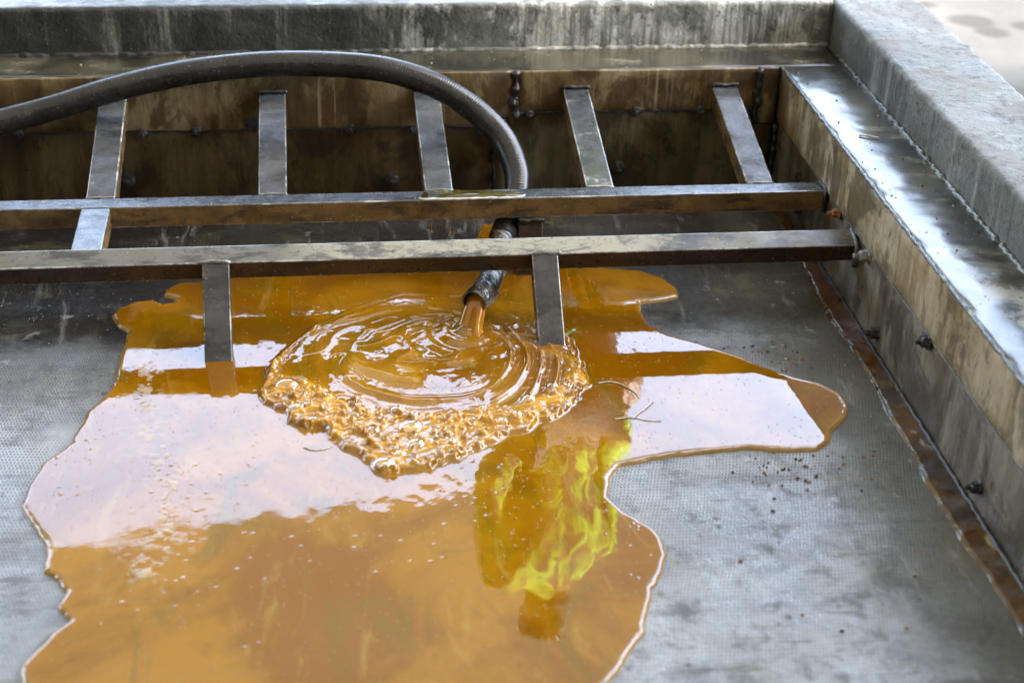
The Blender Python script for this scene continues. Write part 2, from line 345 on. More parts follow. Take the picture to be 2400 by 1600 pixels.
def mat_floor():
    k = NT('woven_grey_fabric'); X, Y, Z = k.xyz()
    # weave: offset rows of small open holes between pale threads
    u = k.mul(k.add(k.add(X, k.mul(Y, .06)), k.mul(k.noise(5, detail=3), .02)), 2 * math.pi / .0058); v = k.mul(k.add(k.add(Y, k.mul(X, .03)), k.mul(k.noise(4, detail=3), .03)), 2 * math.pi / .0088)
    row = k.math('SINE', k.mul(v, .5)); par = k.math('SIGN', row)
    w = k.mul(k.math('SINE', k.add(u, k.mul(par, math.pi / 2))), k.math('ABSOLUTE', k.math('SINE', k.mul(v, .5))))
    hole = k.ramp(w, .12, .62)
    big = k.noise(2.4, detail=7, rough=.62); mid = k.noise(11, detail=6, rough=.65); fine = k.noise(70, detail=5, rough=.7)
    thread = k.mix(k.ramp(big, .38, .62), (.155, .155, .147), (.265, .267, .256))
    thread = k.mix(k.mul(k.ramp(mid, .48, .64), .6), thread, (.085, .084, .08))
    # worn smooth, weave filled with pale sediment towards the near end
    patch = k.noise(7, detail=6, rough=.7, dist=.5)
    fill = k.math('MAXIMUM', k.mul(k.ramp(k.add(Y, k.mul(big, .55)), 2.55, 2.05), .7), k.mul(k.ramp(patch, .50, .62), .85))
    weave = k.mixf(fill, hole, k.mul(hole, .15))
    c = k.mix(weave, thread, (.045, .046, .046))
    # darker towards the far end; dark greasy deposits left back, along the right wall
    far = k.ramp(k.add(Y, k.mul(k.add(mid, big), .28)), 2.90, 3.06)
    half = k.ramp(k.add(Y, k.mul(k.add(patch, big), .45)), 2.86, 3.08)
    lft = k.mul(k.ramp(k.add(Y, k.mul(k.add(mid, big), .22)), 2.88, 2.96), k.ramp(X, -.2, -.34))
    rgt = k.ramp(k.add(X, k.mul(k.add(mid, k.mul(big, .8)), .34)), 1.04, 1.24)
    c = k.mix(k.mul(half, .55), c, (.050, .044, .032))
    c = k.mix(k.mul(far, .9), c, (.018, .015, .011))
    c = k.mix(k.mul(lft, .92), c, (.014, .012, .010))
    c = k.mix(k.mul(rgt, .75), c, (.050, .045, .026))
    c = k.mix(k.mul(k.noise(15, detail=6, rough=.7, lo=.52, hi=.66), .5), c, (.060, .060, .058))
    c = k.mix(k.mul(k.noise((5, 26, 5), detail=6, rough=.7, lo=.54, hi=.66), .5), c, (.050, .048, .044))
    c = k.mix(k.mul(k.noise((22, 4, 5), detail=6, rough=.7, dist=.4, lo=.57, hi=.68), .4), c, (.26, .255, .24))
    c = k.mix(k.mul(k.noise(6.5, detail=6, dist=.5, lo=.56, hi=.67), .4), c, (.12, .105, .05))
    spk = k.mul(k.ramp(k.voro(60), .15, .07), k.ramp(k.n('ShaderNodeSeparateColor', None, Color=k.voro(60, out='Color')).outputs[0], .82, .84))
    c = k.mix(k.mul(spk, .85), c, (.035, .027, .018))
    blot = k.mul(k.ramp(k.voro(24), .22, .08), k.ramp(k.n('ShaderNodeSeparateColor', None, Color=k.voro(24, out='Color')).outputs[0], .72, .76))
    c = k.mix(k.mul(k.mul(blot, k.ramp(fine, .35, .6)), .7), c, (.040, .038, .034))
    c = k.mix(k.mul(k.noise(24, detail=4, lo=.64, hi=.72), .5), c, (.30, .30, .29))
    stm = k.math('MAXIMUM', k.math('MAXIMUM', k.noise(15, detail=6, rough=.7, lo=.52, hi=.66), k.noise((5, 26, 5), detail=6, rough=.7, lo=.54, hi=.66)), k.math('MAXIMUM', k.mul(blot, 1.0), k.mul(rgt, .8)))
    wet = k.noise(4.2, detail=6, rough=.65, lo=.42, hi=.60)
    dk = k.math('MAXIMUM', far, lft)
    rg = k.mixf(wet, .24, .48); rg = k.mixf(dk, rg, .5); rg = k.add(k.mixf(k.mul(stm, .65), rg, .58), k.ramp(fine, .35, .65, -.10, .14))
    h = k.add(k.mul(weave, -1), k.mul(fine, .7))
    k.bsdf(Base_Color=c, Roughness=rg, Normal=k.bump(h, .0012, .6, k.bump(k.add(k.add(mid, patch), k.mul(fine, .3)), .006, .5)), Specular_IOR_Level=k.mixf(k.math('MAXIMUM', dk, k.mul(stm, .65)), .5, .16)); return k.m
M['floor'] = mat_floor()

def mat_amber():
    k = NT('amber_liquid'); X, Y, Z = k.xyz()
    at = lambda n: k.n('ShaderNodeAttribute', {'attribute_name': n}).outputs['Fac']
    froth, edge, ring = at('froth'), at('edge'), at('ring')
    disc = at('disc'); vein = at('vein')
    big = k.noise(3.0, detail=6, dist=.9); sw = k.noise((8, 4.5, 9), detail=7, rough=.65, dist=1.4)
    c = k.mix(k.ramp(big, .38, .62), (.165, .060, .0003), (.255, .110, .002))
    c = k.mix(k.mul(k.ramp(sw, .50, .64), .6), c, (.125, .070, .0015))      # olive where the liquid is thin
    c = k.mix(k.mul(k.noise((14, 3.2, 3), detail=6, rough=.65, dist=1.7, lo=.55, hi=.70), .4), c, (.30, .195, .035))
    c = k.mix(k.mul(k.noise((5, 14, 5), detail=6, rough=.7, dist=1.2, lo=.58, hi=.70), .35), c, (.075, .045, .003))
    c = k.mix(k.mul(ring, .65), c, (.36, .175, .008))
    c = k.mix(k.mul(froth, .95), c, (.52, .25, .012))
    c = k.mix(k.mul(froth, k.mul(k.noise(60, detail=3, lo=.52, hi=.68), .6)), c, (.55, .29, .02))
    c = k.mix(edge, c, (.40, .27, .09))
    c = k.mix(k.mul(vein, .6), c, (.34, .24, .09))
    micro = k.mul(k.ramp(k.voro(130), .22, .10), k.ramp(k.n('ShaderNodeSeparateColor', None, Color=k.voro(130, out='Color')).outputs[0], .78, .79))
    mic2 = k.mul(disc, k.mul(k.ramp(k.voro(240), .30, .12), k.ramp(k.n('ShaderNodeSeparateColor', None, Color=k.voro(240, out='Color')).outputs[0], .62, .64)))
    c = k.mix(k.mul(micro, .35), c, (.42, .28, .09))
    h = k.add(k.add(k.mul(micro, .9), k.mul(mic2, .45)), k.add(k.mul(k.noise(45, detail=3), k.mixf(froth, .03, .05)), k.mul(vein, k.mul(k.noise(130, detail=4), .5))))
    rough = k.add(k.mul(k.noise((14, 5, 5), detail=6, rough=.7, dist=1, lo=.60, hi=.72), .12), .012)
    rough = k.add(rough, k.mul(vein, .22))
    k.bsdf(Base_Color=c, Roughness=rough, IOR=1.64, Normal=k.bump(h, .0016, .55), Specular_IOR_Level=k.mixf(froth, .5, .33),
           Subsurface_Weight=.12, Subsurface_Radius=(.02, .008, .001), Subsurface_Scale=.4); return k.m
M['amber'] = mat_amber()
def mat_stream():
    k = NT('amber_stream')
    c = k.mix(k.noise((30, 30, 6), detail=4, lo=.4, hi=.65), (.34, .125, .002), (.44, .20, .010))
    k.bsdf(Base_Color=c, Roughness=.03, IOR=1.5, Subsurface_Weight=.2, Subsurface_Radius=(.02, .007, .001), Subsurface_Scale=.5); return k.m
M['stream'] = mat_stream()
def mat_bubble():
    k = NT('clear_bubble_film')
    fres = k.n('ShaderNodeLayerWeight', None, Blend=.35).outputs['Facing']
    tr = k.n('ShaderNodeBsdfTransparent', None, Color=(1, .96, .82, 1)); gl = k.n('ShaderNodeBsdfGlossy', None, Roughness=.02, Color=(.95, .95, .9, 1))
    mx = k.n('ShaderNodeMixShader', None, Fac=k.ramp(fres, .05, .9, .12, .8))
    k.t.links.new(tr.outputs[0], mx.inputs[1]); k.t.links.new(gl.outputs[0], mx.inputs[2])
    k.t.links.new(mx.outputs[0], k.out.inputs['Surface']); return k.m
M['bubble'] = mat_bubble()
def mat_residue():
    k = NT('brown_residue'); X, Y, Z = k.xyz()
    c = k.mix(k.noise(9, detail=5, lo=.38, hi=.62), (.025, .012, .003), (.085, .038, .005))
    c = k.mix(k.mul(k.noise((18, 9, 9), detail=5, dist=.6, lo=.57, hi=.64), k.ramp(Y, 2.5, 2.25)), c, (.26, .20, .10))
    c = k.mix(k.mul(k.ramp(Y, 2.35, 2.75), .8), c, (.055, .020, .004))
    k.bsdf(Base_Color=c, Roughness=k.ramp(k.noise(15), .3, .7, .06, .3), Normal=k.bump(k.noise(40, detail=4), .003, .6)); return k.m
M['residue'] = mat_residue()
def mat_ground():
    k = NT('pale_concrete_yard'); X, Y, Z = k.xyz()
    c = k.mix(k.noise(1.5, detail=7, lo=.35, hi=.65), (.046, .045, .043), (.062, .061, .058))
    c = k.mix(k.mul(k.noise(14, detail=5, lo=.55, hi=.7), .4), c, (.040, .039, .036))
    dark_patch = None  # darker round patches at fixed spots on the ground
    for (x, y, r) in ((1.99, 4.56, .075), (2.01, 4.45, .06), (2.15, 4.50, .06), (1.9, 4.72, .04)):
        dx = k.math('SUBTRACT', X, x); dy = k.math('SUBTRACT', Y, y)
        q = k.math('SQRT', k.add(k.mul(dx, dx), k.mul(dy, dy))); q = k.ramp(k.add(q, k.mul(k.noise(9, detail=4), .05)), r + .03, r)
        dark_patch = q if dark_patch is None else k.math('MAXIMUM', dark_patch, q)
    c = k.mix(k.mul(dark_patch, .7), c, (.024, .023, .021))
    k.bsdf(Base_Color=c, Roughness=.9, Specular_IOR_Level=.05, Normal=k.bump(k.noise(40, detail=6), .003, .5)); return k.m
M['ground'] = mat_ground()
def mat_roof():
    k = NT('weathered_translucent_sheet')
    c = k.mix(k.noise(.8, detail=6, lo=.3, hi=.7), (.20, .18, .135), (.25, .23, .18))
    d = k.n('ShaderNodeBsdfDiffuse', None, Color=c); t = k.n('ShaderNodeBsdfTranslucent', None, Color=c)
    mx = k.n('ShaderNodeMixShader', None, Fac=.3)
    k.t.links.new(d.outputs[0], mx.inputs[1]); k.t.links.new(t.outputs[0], mx.inputs[2]); k.t.links.new(mx.outputs[0], k.out.inputs['Surface']); return k.m
M['roof'] = mat_roof()
M['timber'] = simple('painted_steel_post', (.20, .20, .19), .5, .002, 40)
M['blocker'] = simple('dark_blocker_boards', (.10, .095, .085), .6, .004, 12)  # boards of the added light-blocking walls
M['lime'] = simple('lime_cloth', (.62, .90, .02), .7, .004, 30, var=.06)
def mat_shirt():
    k = NT('lime_work_cloth_broken_brown')
    c = k.mix(k.noise((13, 13, 6), detail=5, dist=1.4, lo=.46, hi=.53), (.36, .60, .012), (.09, .055, .012))  # brown patches put into the cloth colour break up its mirror image
    k.bsdf(Base_Color=c, Roughness=.8, Normal=k.bump(k.noise((18, 18, 6), detail=4, dist=.6), .03, .8)); return k.m
M['lime'] = mat_shirt()
M['neck_cover'] = simple('brown_neck_cover', (.03, .018, .010), .9, .002, 60)
M['trousers'] = simple('dark_trousers', (.035, .035, .045), .8, .004, 30)
M['skin'] = simple('skin', (.13, .062, .030), .5, .001, 90, var=.12)
M['hair'] = simple('black_hair', (.02, .017, .015), .5, .004, 120)
M['boot'] = simple('rubber_boot', (.03, .03, .03), .4, .001, 60)
M['film'] = simple('thin_liquid_film', (.05, .04, .008), .02, 0, 30, IOR=1.5)
M['white_edge'] = simple('foam_edge', (.6, .6, .52), .1, .001, 100)

# ------------------------------------------------------------------ setting: yard, tank floor
GZ = -0.025
YK, ZK, ZL, YL, XW, XLO, XKO = 3.476, .389, .283, 3.337, 1.036, 1.185, 1.386
def sheet(name, xs, ys, zf, mat, kind='structure', smooth=True):
    X, Y = np.meshgrid(xs, ys); Z = zf(X, Y) if callable(zf) else np.full(X.shape, zf)
    V = np.stack([X, Y, Z], -1).reshape(-1, 3); n = len(xs)
    i = np.arange(len(ys) - 1)[:, None] * n + np.arange(n - 1)[None]
    F = np.stack([i, i + 1, i + 1 + n, i + n], -1).reshape(-1, 4).tolist()
    return tag(mesh_obj(name, V, F, mat, smooth=smooth, origin=(0, 0, 0)), kind=kind)
gxs = np.r_[-400, -60, -12, np.linspace(-6, 8, 57), 14, 60, 400]; gys = np.r_[-400, -60, -12, np.linspace(-6, 9, 61), 16, 60, 400]
sheet('ground', gxs, gys, lambda x, y: GZ + .006 * fbm(x * .8, y * .8, 3), M['ground'])

FOLDS = [([(0.640, 2.676), (0.6679, 2.6685), (0.7724, 2.6512), (0.8922, 2.6295), (0.985, 2.6004)], .007), ([(0.70, 2.803), (0.7249, 2.8181), (0.8293, 2.8168), (0.93, 2.7978)], .005),
         ([(-0.80, 2.70), (-0.5846, 2.7244), (-0.4955, 2.7511), (-0.43, 2.762)], .004), ([(-.8, 2.42), (-.6, 2.47), (-.47, 2.455)], .003), ([(.62, 1.95), (.8, 2.02), (.95, 2.0)], .002)]
PUD = [(-0.2961, 2.8993), (-0.2686, 2.9232), (-0.2256, 2.9296), (-0.1196, 2.9566), (0.0957, 2.99), (.27, 3.0), (.325, 3.05), (.355, 3.16), (0.4499, 3.17), (0.4767, 3.0781), (0.5153, 2.9705), (0.5894, 2.9346), (0.6578, 2.9205), (0.6978, 2.8854), (0.7159, 2.8372), (0.7125, 2.8006), (0.6841, 2.788), (0.6329, 2.7806), (0.6248, 2.7473), (0.6302, 2.688), (0.6635, 2.6469), (0.7082, 2.6173), (0.7712, 2.5641), (0.8096, 2.5202), (0.8634, 2.4776), (0.9051, 2.4502), (0.9283, 2.4185), (0.9313, 2.3742), (0.9104, 2.3314), (0.8809, 2.2973), (0.8597, 2.2567), (0.8349, 2.2359), (0.7894, 2.2354), (0.7176, 2.2501), (0.6249, 2.2414), (0.5484, 2.2316), (0.4872, 2.2131), (0.4684, 2.188), (0.4536, 2.1266), (0.4711, 2.0884), (0.5046, 2.044), (0.5186, 2.009), (0.5186, 1.9693), (0.5054, 1.9276), (0.4804, 1.8871), (0.4642, 1.8373), (0.4485, 1.7883), (0.4132, 1.7347), (0.3802, 1.6876), (0.2955, 1.6245), (0.1223, 1.5914), (-0.1525, 1.616), (-0.3487, 1.6816), (-0.4053, 1.7365), (-0.414, 1.7595), (-0.4182, 1.7904), (-0.4067, 1.8198), (-0.3891, 1.8541), (-0.3656, 1.8841), (-0.3856, 1.9186), (-0.3781, 1.9526), (-0.3989, 1.9888), (-0.4166, 2.0026), (-0.4165, 2.0415), (-0.424, 2.0765), (-0.4499, 2.1296), (-0.4709, 2.1748), (-0.4678, 2.2351), (-0.45, 2.2942), (-0.4138, 2.3545), (-0.4102, 2.3914), (-0.3969, 2.4534), (-0.3741, 2.5015), (-0.3604, 2.5517), (-0.3611, 2.6545), (-0.3541, 2.6988), (-0.3546, 2.7333), (-0.3732, 2.7578), (-0.3896, 2.7996), (-0.3792, 2.8265), (-0.3497, 2.8491), (-0.3161, 2.8557), (-0.2954, 2.8367), (-0.2786, 2.8408), (-0.2722, 2.8564), (-0.2976, 2.8705)]
def floor_z(x, y):
    z = np.zeros(x.shape); near = (x > -1) & (x < 1.04) & (y > 1.3) & (y < 3.35)
    if near.any():
        px, py = x[near], y[near]; zz = np.zeros(px.shape)
        for L, h in FOLDS:
            d = sdf(px, py, L, False); zz += h * np.exp(-(d / .007) ** 2)
        out = np.clip((-sdf(px, py, PUD) - .004) / .03, 0, 1)
        zz += .0022 * fbm(px * 9, py * 14, 21); z[near] = zz * out
    return z
fx = np.r_[np.linspace(-2.6, -.82, 60), np.arange(-.81, 1.037, .0075)]; fy = np.r_[np.linspace(.4, 1.4, 40), np.arange(1.41, 3.345, .0075)]
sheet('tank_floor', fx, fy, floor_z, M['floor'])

# ------------------------------------------------------------------ kerbs
V, F = slab('x', -2.6, XLO - .002, YK, YK + .26, GZ - .1, ZK, r=.010, step=.010, amp=.0015, sc=24, seed=1)
kb = tag(mesh_obj('concrete_kerb', V, F, M['kerb_back']), 'dark stained concrete kerb along the back of the tank, behind the hose', 'kerb', 'concrete kerbs round the tank')
V, F = slab('y', .5, YK + .27, XLO, XKO, GZ - .1, ZK, r=.010, step=.010, amp=.0015, sc=24, seed=2)
tag(mesh_obj('concrete_kerb', V, F, M['kerb_right']), 'weathered grey concrete kerb along the right, beside the pale yard', 'kerb', 'concrete kerbs round the tank')

# ------------------------------------------------------------------ tank walls (boards, wet ledge, bolts)
def lump(c, axis, r, L, seed, nut=True):
    """a crusted nut on a stud, pointing along axis"""
    a = Vector(axis).normalized(); q = a.to_track_quat('Z', 'Y'); bm = bmesh.new(); rr = random.Random(seed)
    prof = [(r * 1.25, -.004), (r * 1.3, .002), (r * 1.05, .004), (r * 1.02, L * .55), (r * .85, L * .62), (r * .5, L * .66), (r * .46, L * .98), (r * .2, L * 1.05)]
    n = 12; rings = []
    for (pr, pz) in prof:
        ring = []
        for k in range(n):
            t = 2 * math.pi * k / n; hexa = 1 / max(.87, math.cos((t % (math.pi / 3)) - math.pi / 6)) * .93 if nut and .003 < pz < L * .6 else 1
            s = pr * hexa * rr.uniform(.86, 1.14)
            ring.append(bm.verts.new(Vector(c) + q @ Vector((s * math.cos(t), s * math.sin(t), pz + rr.uniform(-.0012, .0012)))))
        rings.append(ring)
    for A, B in zip(rings, rings[1:]):
        for k in range(n): bm.faces.new((A[k], A[(k + 1) % n], B[(k + 1) % n], B[k]))
    bm.faces.new(rings[-1]); return bm
def bead(pts, r, mat, parent, name='sealant_bead', seed=0, amp=.5):
    P, s = resample(catmull(pts, 12), .004)
    rad = r * (1 + amp * np.array([mnoise.noise(Vector((x * 60, seed, 0))) for x in s]))
    P = P + np.stack([[mnoise.noise(Vector((x * 45, seed + 5 + k, 3))) * r * .6 for x in s] for k in range(3)], 1)
    V, F = tube(P, rad, 8, True); return mesh_obj(name, V, F, mat, parent)

bw = empty('tank_wall', (0, YL, 0), 'brown stained back wall of the tank, of boards under a wet ledge', 'wall', 'inner walls of the tank')
XS = .445
def panel(parent, name, axis, a0, a1, face, th, z0, z1, mat, seed):
    if axis == 'x': V, F = slab('x', a0, a1, face, face + th, z0, z1, r=.003, step=.02, amp=.0009, sc=12, seed=seed)
    else: V, F = slab('y', a0, a1, face, face + th, z0, z1, r=.003, step=.02, amp=.0009, sc=12, seed=seed)
    return mesh_obj(name, V, F, mat, parent)
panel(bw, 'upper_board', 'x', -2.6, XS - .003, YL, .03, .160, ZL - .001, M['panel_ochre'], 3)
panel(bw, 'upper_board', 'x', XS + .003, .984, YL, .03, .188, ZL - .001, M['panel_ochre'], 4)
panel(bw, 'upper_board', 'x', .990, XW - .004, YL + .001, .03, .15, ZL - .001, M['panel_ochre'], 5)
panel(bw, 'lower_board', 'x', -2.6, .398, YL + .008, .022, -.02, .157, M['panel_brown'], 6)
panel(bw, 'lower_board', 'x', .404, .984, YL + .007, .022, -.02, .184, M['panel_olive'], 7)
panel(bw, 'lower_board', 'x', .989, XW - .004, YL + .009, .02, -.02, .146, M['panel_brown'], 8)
V, F = slab('x', -2.6, XLO - .004, YL + .0055, YK + .01, ZL - .06, ZL + .001, r=.004, step=.012, amp=.0014, sc=14, seed=9)
mesh_obj('ledge', V, F, M['ledge'], bw)
bead([(XS, YL - .003, z) for z in (.285, .255, .22, .188)], .0065, M['bead'], bw, seed=1, amp=1.1)
bead([(.401, YL + .002, z) for z in (.155, .11, .06, .01)], .0045, M['bead'], bw, seed=2, amp=1.2)
bead([(.987, YL - .002, z) for z in (.28, .24, .20, .155)], .0075, M['bead'], bw, seed=3, amp=.7)
bead([(-2.6, YL + .002, .158), (-1, YL + .003, .1585), (0, YL + .002, .158), (.398, YL + .002, .157)], .0022, M['bead'], bw, seed=4, amp=1.2)
bead([(.45, YL + .002, .186), (.7, YL + .003, .1862), (.98, YL + .002, .186)], .0022, M['bead'], bw, seed=5, amp=1.2)
bead([(-2.6, YK - .002, ZL + .001), (-.5, YK - .001, ZL + .001), (.4, YK - .002, ZL + .001), (XLO, YK - .001, ZL + .001)], .006, M['kerb_back'], bw, 'mortar_fillet', seed=6)
for i, (x, z, r, L) in enumerate([(-.40, .044, .013, .022), (.176, .035, .013, .026), (.685, .049, .013, .02), (-.246, .157, .010, .012), (.084, .156, .009, .012), (.22, .15, .008, .012), (.715, .186, .010, .014), (.86, .186, .009, .02),
                                  (-.127, .172, .013, .010), (.478, .182, .010, .014), (.374, .142, .011, .014), (-.36, .155, .009, .012), (-.62, .158, .010, .012), (.44, .215, .009, .02), (.447, .188, .008, .03), (.42, .17, .012, .012)]):
    bm_obj('bolt', lump((x, YL + (.008 if z < .15 else .002), z), (0, -1, 0), r, L, i), M['bolt'], bw, smooth=False)

rw = empty('tank_wall', (XW, 2.4, 0), 'tan streaked right wall of the tank, carrying the sky-lit wet ledge', 'wall', 'inner walls of the tank')
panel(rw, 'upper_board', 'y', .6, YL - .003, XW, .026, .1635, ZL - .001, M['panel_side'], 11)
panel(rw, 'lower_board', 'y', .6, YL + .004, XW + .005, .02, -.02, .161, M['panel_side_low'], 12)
V, F = slab('y', .6, YL + .004, XW + .0055, XLO + .008, ZL - .06, ZL + .0015, r=.004, step=.010, amp=.0016, sc=13, seed=13)
mesh_obj('ledge', V, F, M['ledge'], rw)
bead([(XLO - .002, y, ZL + .002) for y in (YK, 3.0, 2.4, 1.8, 1.2, .6)], .0055, M['wet_bead'], rw, 'mortar_fillet', seed=21, amp=1.1)
bead([(XW + .002, y, ZL - .001) for y in (YL, 3.0, 2.4, 1.8, 1.2, .6)], .0035, M['wet_bead'], rw, 'edge_strip', seed=22)
bead([(XW + .002, y, .1622) for y in (YL, 3.0, 2.7, 2.4, 1.8, 1.2)], .0015, M['wet_bead'], rw, seed=23)
bead([(XW + .001, y, .004) for y in (YL, 3.0, 2.7, 2.4, 1.8, 1.2)], .0045, M['bead'], rw, seed=24)
bead([(XW, YL - .004, z) for z in (.15, .1, .05, .01)], .006, M['bead'], rw, seed=25, amp=.9)
for i, (y, z, r, L, m) in enumerate([(2.669, .149, .011, .030, 'bolt_grey'), (2.851, .153, .008, .024, 'bolt_rust'), (2.568, .038, .010, .024, 'bolt'), (2.327, .155, .011, .022, 'bolt'), (2.047, .046, .0095, .026, 'bolt'), (3.1, .05, .01, .02, 'bolt')]):
    b = bm_obj('bolt', lump((XW + (.005 if z < .15 else .001), y, z), (-1, 0, .05), r, L, 40 + i), M[m], rw, smooth=False)
    if m != 'bolt': b['label'] = {'bolt_grey': 'pale crusted bolt', 'bolt_rust': 'rusty bolt'}[m]

# brown residue lying in the corner of floor and right wall
SL = [(1.0169, 3.3), (1.0110, 3.05), (1.0001, 2.9263), (0.9886, 2.7464), (0.9937, 2.6448), (0.9977, 2.5198), (0.9936, 2.3671), (0.9886, 2.1996), (0.9837, 2.0648), (0.9839, 1.9684), (0.9929, 1.8731), (0.994, 1.7636), (0.9828, 1.5575), (.985, 1.3)]
ys = np.arange(1.3, 3.3, .006); a = np.array(SL)[::-1]; xl = np.interp(ys, a[:, 1], a[:, 0]) + .004 * fbm(ys * 25, ys * 0, 31)
V = []; F = []; nx = 9
for i, y in enumerate(ys):
    for k in range(nx):
        t = k / (nx - 1); x = xl[i] + (XW + .004 - xl[i]) * t
        V.append((x, y, -.002 if k == 0 else .0035 + .0025 * mnoise.noise(Vector((x * 40, y * 30, 5))) + .001 * t))
for i in range(len(ys) - 1):
    for k in range(nx - 1): q = i * nx + k; F.append((q, q + 1, q + 1 + nx, q + nx))
tag(mesh_obj('residue_strip', V, F, M['residue']), 'glossy brown strip of residue in the corner below the right wall', 'residue')

# ------------------------------------------------------------------ the welded steel grating
gr = empty('grating_frame', (.1, 2.9, 0), 'dark steel ladder-like grating reaching across the tank above the amber liquid', 'grating')
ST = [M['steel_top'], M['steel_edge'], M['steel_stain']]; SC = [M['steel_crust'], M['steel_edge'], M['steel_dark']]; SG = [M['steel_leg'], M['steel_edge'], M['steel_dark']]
B2Y, B2Z, BW = 2.939, .164, .044
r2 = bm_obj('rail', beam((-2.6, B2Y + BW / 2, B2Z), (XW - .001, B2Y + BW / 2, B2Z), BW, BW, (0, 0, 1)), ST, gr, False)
B1Y, B1Z, PH = 2.722, .146, R(21)
b1c = Vector((0, B1Y + BW / 2 * math.cos(PH), B1Z + BW / 2 * math.sin(PH))); up1 = (0, -math.sin(PH), math.cos(PH))
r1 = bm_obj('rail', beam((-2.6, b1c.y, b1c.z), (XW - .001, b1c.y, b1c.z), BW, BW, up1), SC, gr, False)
r1['label'] = 'front rail, tilted, with pale flaking crust on top'
sl = Vector((0, YL - .006 - (B2Y + BW), .242 - B2Z)); upr = Vector((0, -sl.z, sl.y)).normalized()
for i, x in enumerate((-.413, -.08, .25, .577, .910)):
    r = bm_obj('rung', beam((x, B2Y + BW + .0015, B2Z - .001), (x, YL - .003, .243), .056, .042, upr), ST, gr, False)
    bead([(x - .030, YL - .004, .245), (x, YL - .006, .247), (x + .030, YL - .004, .245)], .0045, M['bead'], gr, 'weld_bead', seed=50 + i)
    bead([(x - .028, B2Y + BW + .001, B2Z), (x, B2Y + BW + .001, B2Z + .001), (x + .028, B2Y + BW + .001, B2Z)], .0022, M['steel_edge'], gr, 'weld_bead', seed=60 + i)
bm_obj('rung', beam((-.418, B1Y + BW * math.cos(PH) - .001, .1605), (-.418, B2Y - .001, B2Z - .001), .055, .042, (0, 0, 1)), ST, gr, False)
for i, (x, rx) in enumerate(((-.181, .0025), (.432, 0))):
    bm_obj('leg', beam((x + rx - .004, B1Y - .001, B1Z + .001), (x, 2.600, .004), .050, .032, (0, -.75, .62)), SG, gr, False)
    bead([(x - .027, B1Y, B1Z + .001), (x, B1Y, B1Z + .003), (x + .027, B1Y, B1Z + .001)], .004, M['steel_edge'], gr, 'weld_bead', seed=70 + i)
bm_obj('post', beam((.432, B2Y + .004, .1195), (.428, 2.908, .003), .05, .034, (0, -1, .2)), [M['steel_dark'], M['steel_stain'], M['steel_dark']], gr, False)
bead([(.405, B2Y - .003, .117), (.43, B2Y - .005, .116), (.457, B2Y - .003, .117)], .0055, M['bead'], gr, 'weld_bead', seed=80)
for i, (y, z0) in enumerate(((B2Y, B2Z), (B1Y, B1Z))):
    pts = [(XW - .002, y - .003, z0 - .045), (XW - .002, y - .003, z0), (XW - .002, y + .04, z0 + (0.002 if i == 0 else .014))]
    bead(pts, .005, M['bead'] if i == 0 else M['wet_bead'], gr, 'weld_bead', seed=90 + i)
# film of liquid lying on the rear rail, with a pale meniscus
P = np.array([(.212, 2.9415), (.30, 2.9405), (.40, 2.9405), (.415, 2.952), (.40, 2.966), (.34, 2.974), (.24, 2.980), (.214, 2.962)])
C2 = [Vector((*p, 0)) for p in P]; loop = catmull(C2 + [C2[0]], 8); n = len(loop)
V = [(p.x, p.y, B2Z + .0002) for p in loop] + [(p.x * .985 + .3 * .015, p.y * .93 + 2.96 * .07, B2Z + .0026) for p in loop] + [(.31, 2.959, B2Z + .0028)]
F = [(k, (k + 1) % n, n + (k + 1) % n, n + k) for k in range(n)] + [(n + k, n + (k + 1) % n, 2 * n) for k in range(n)]
mesh_obj('liquid_film', V, F, M['film'], gr)
bead([(.207, 2.944, B2Z + .001), (.23, 2.940, B2Z + .001), (.32, 2.9393, B2Z + .001), (.40, 2.940, B2Z + .001), (.418, 2.950, B2Z + .001)], .0024, M['white_edge'], gr, 'foam_line', seed=95)
# drops hanging below the rails
def drop(x, y, z, r, L=0):
    prof = [(r * .25, 0), (r * .7, -r * .5), (r, -r * 1.3), (r * .8, -r * 2), (r * .3, -r * 2.35)]
    V = []; n = 8
    for pr, pz in prof: V += [(x + pr * math.cos(2 * math.pi * k / n), y + pr * math.sin(2 * math.pi * k / n), z - L + pz) for k in range(n)]
    F = [(i * n + k, i * n + (k + 1) % n, (i + 1) * n + (k + 1) % n, (i + 1) * n + k) for i in range(4) for k in range(n)] + [tuple(4 * n + k for k in range(n))]
    if L:
        b = len(V); V += [(x + s * .0004, y, z) for s in (-1, 1)] + [(x + s * .0004, y, z - L) for s in (1, -1)]; F.append((b, b + 1, b + 2, b + 3))
    return mesh_obj('hanging_drop', V, F, M['stream'], gr)
b1low = b1c + Vector((0, -math.cos(PH) * .02, -math.sin(PH) * .02)) - Vector(up1) * BW
for x in (.10, .152, .175, .222, .25, .50, .53, -.02, -.13, -.31, .68): drop(x, b1low.y + .002, b1low.z + .001, rnd.uniform(.0018, .003))
for x, L in ((.232, .025), (.262, .014), (.27, .03)): drop(x, B2Y + .004, B2Z - BW, .002, L)

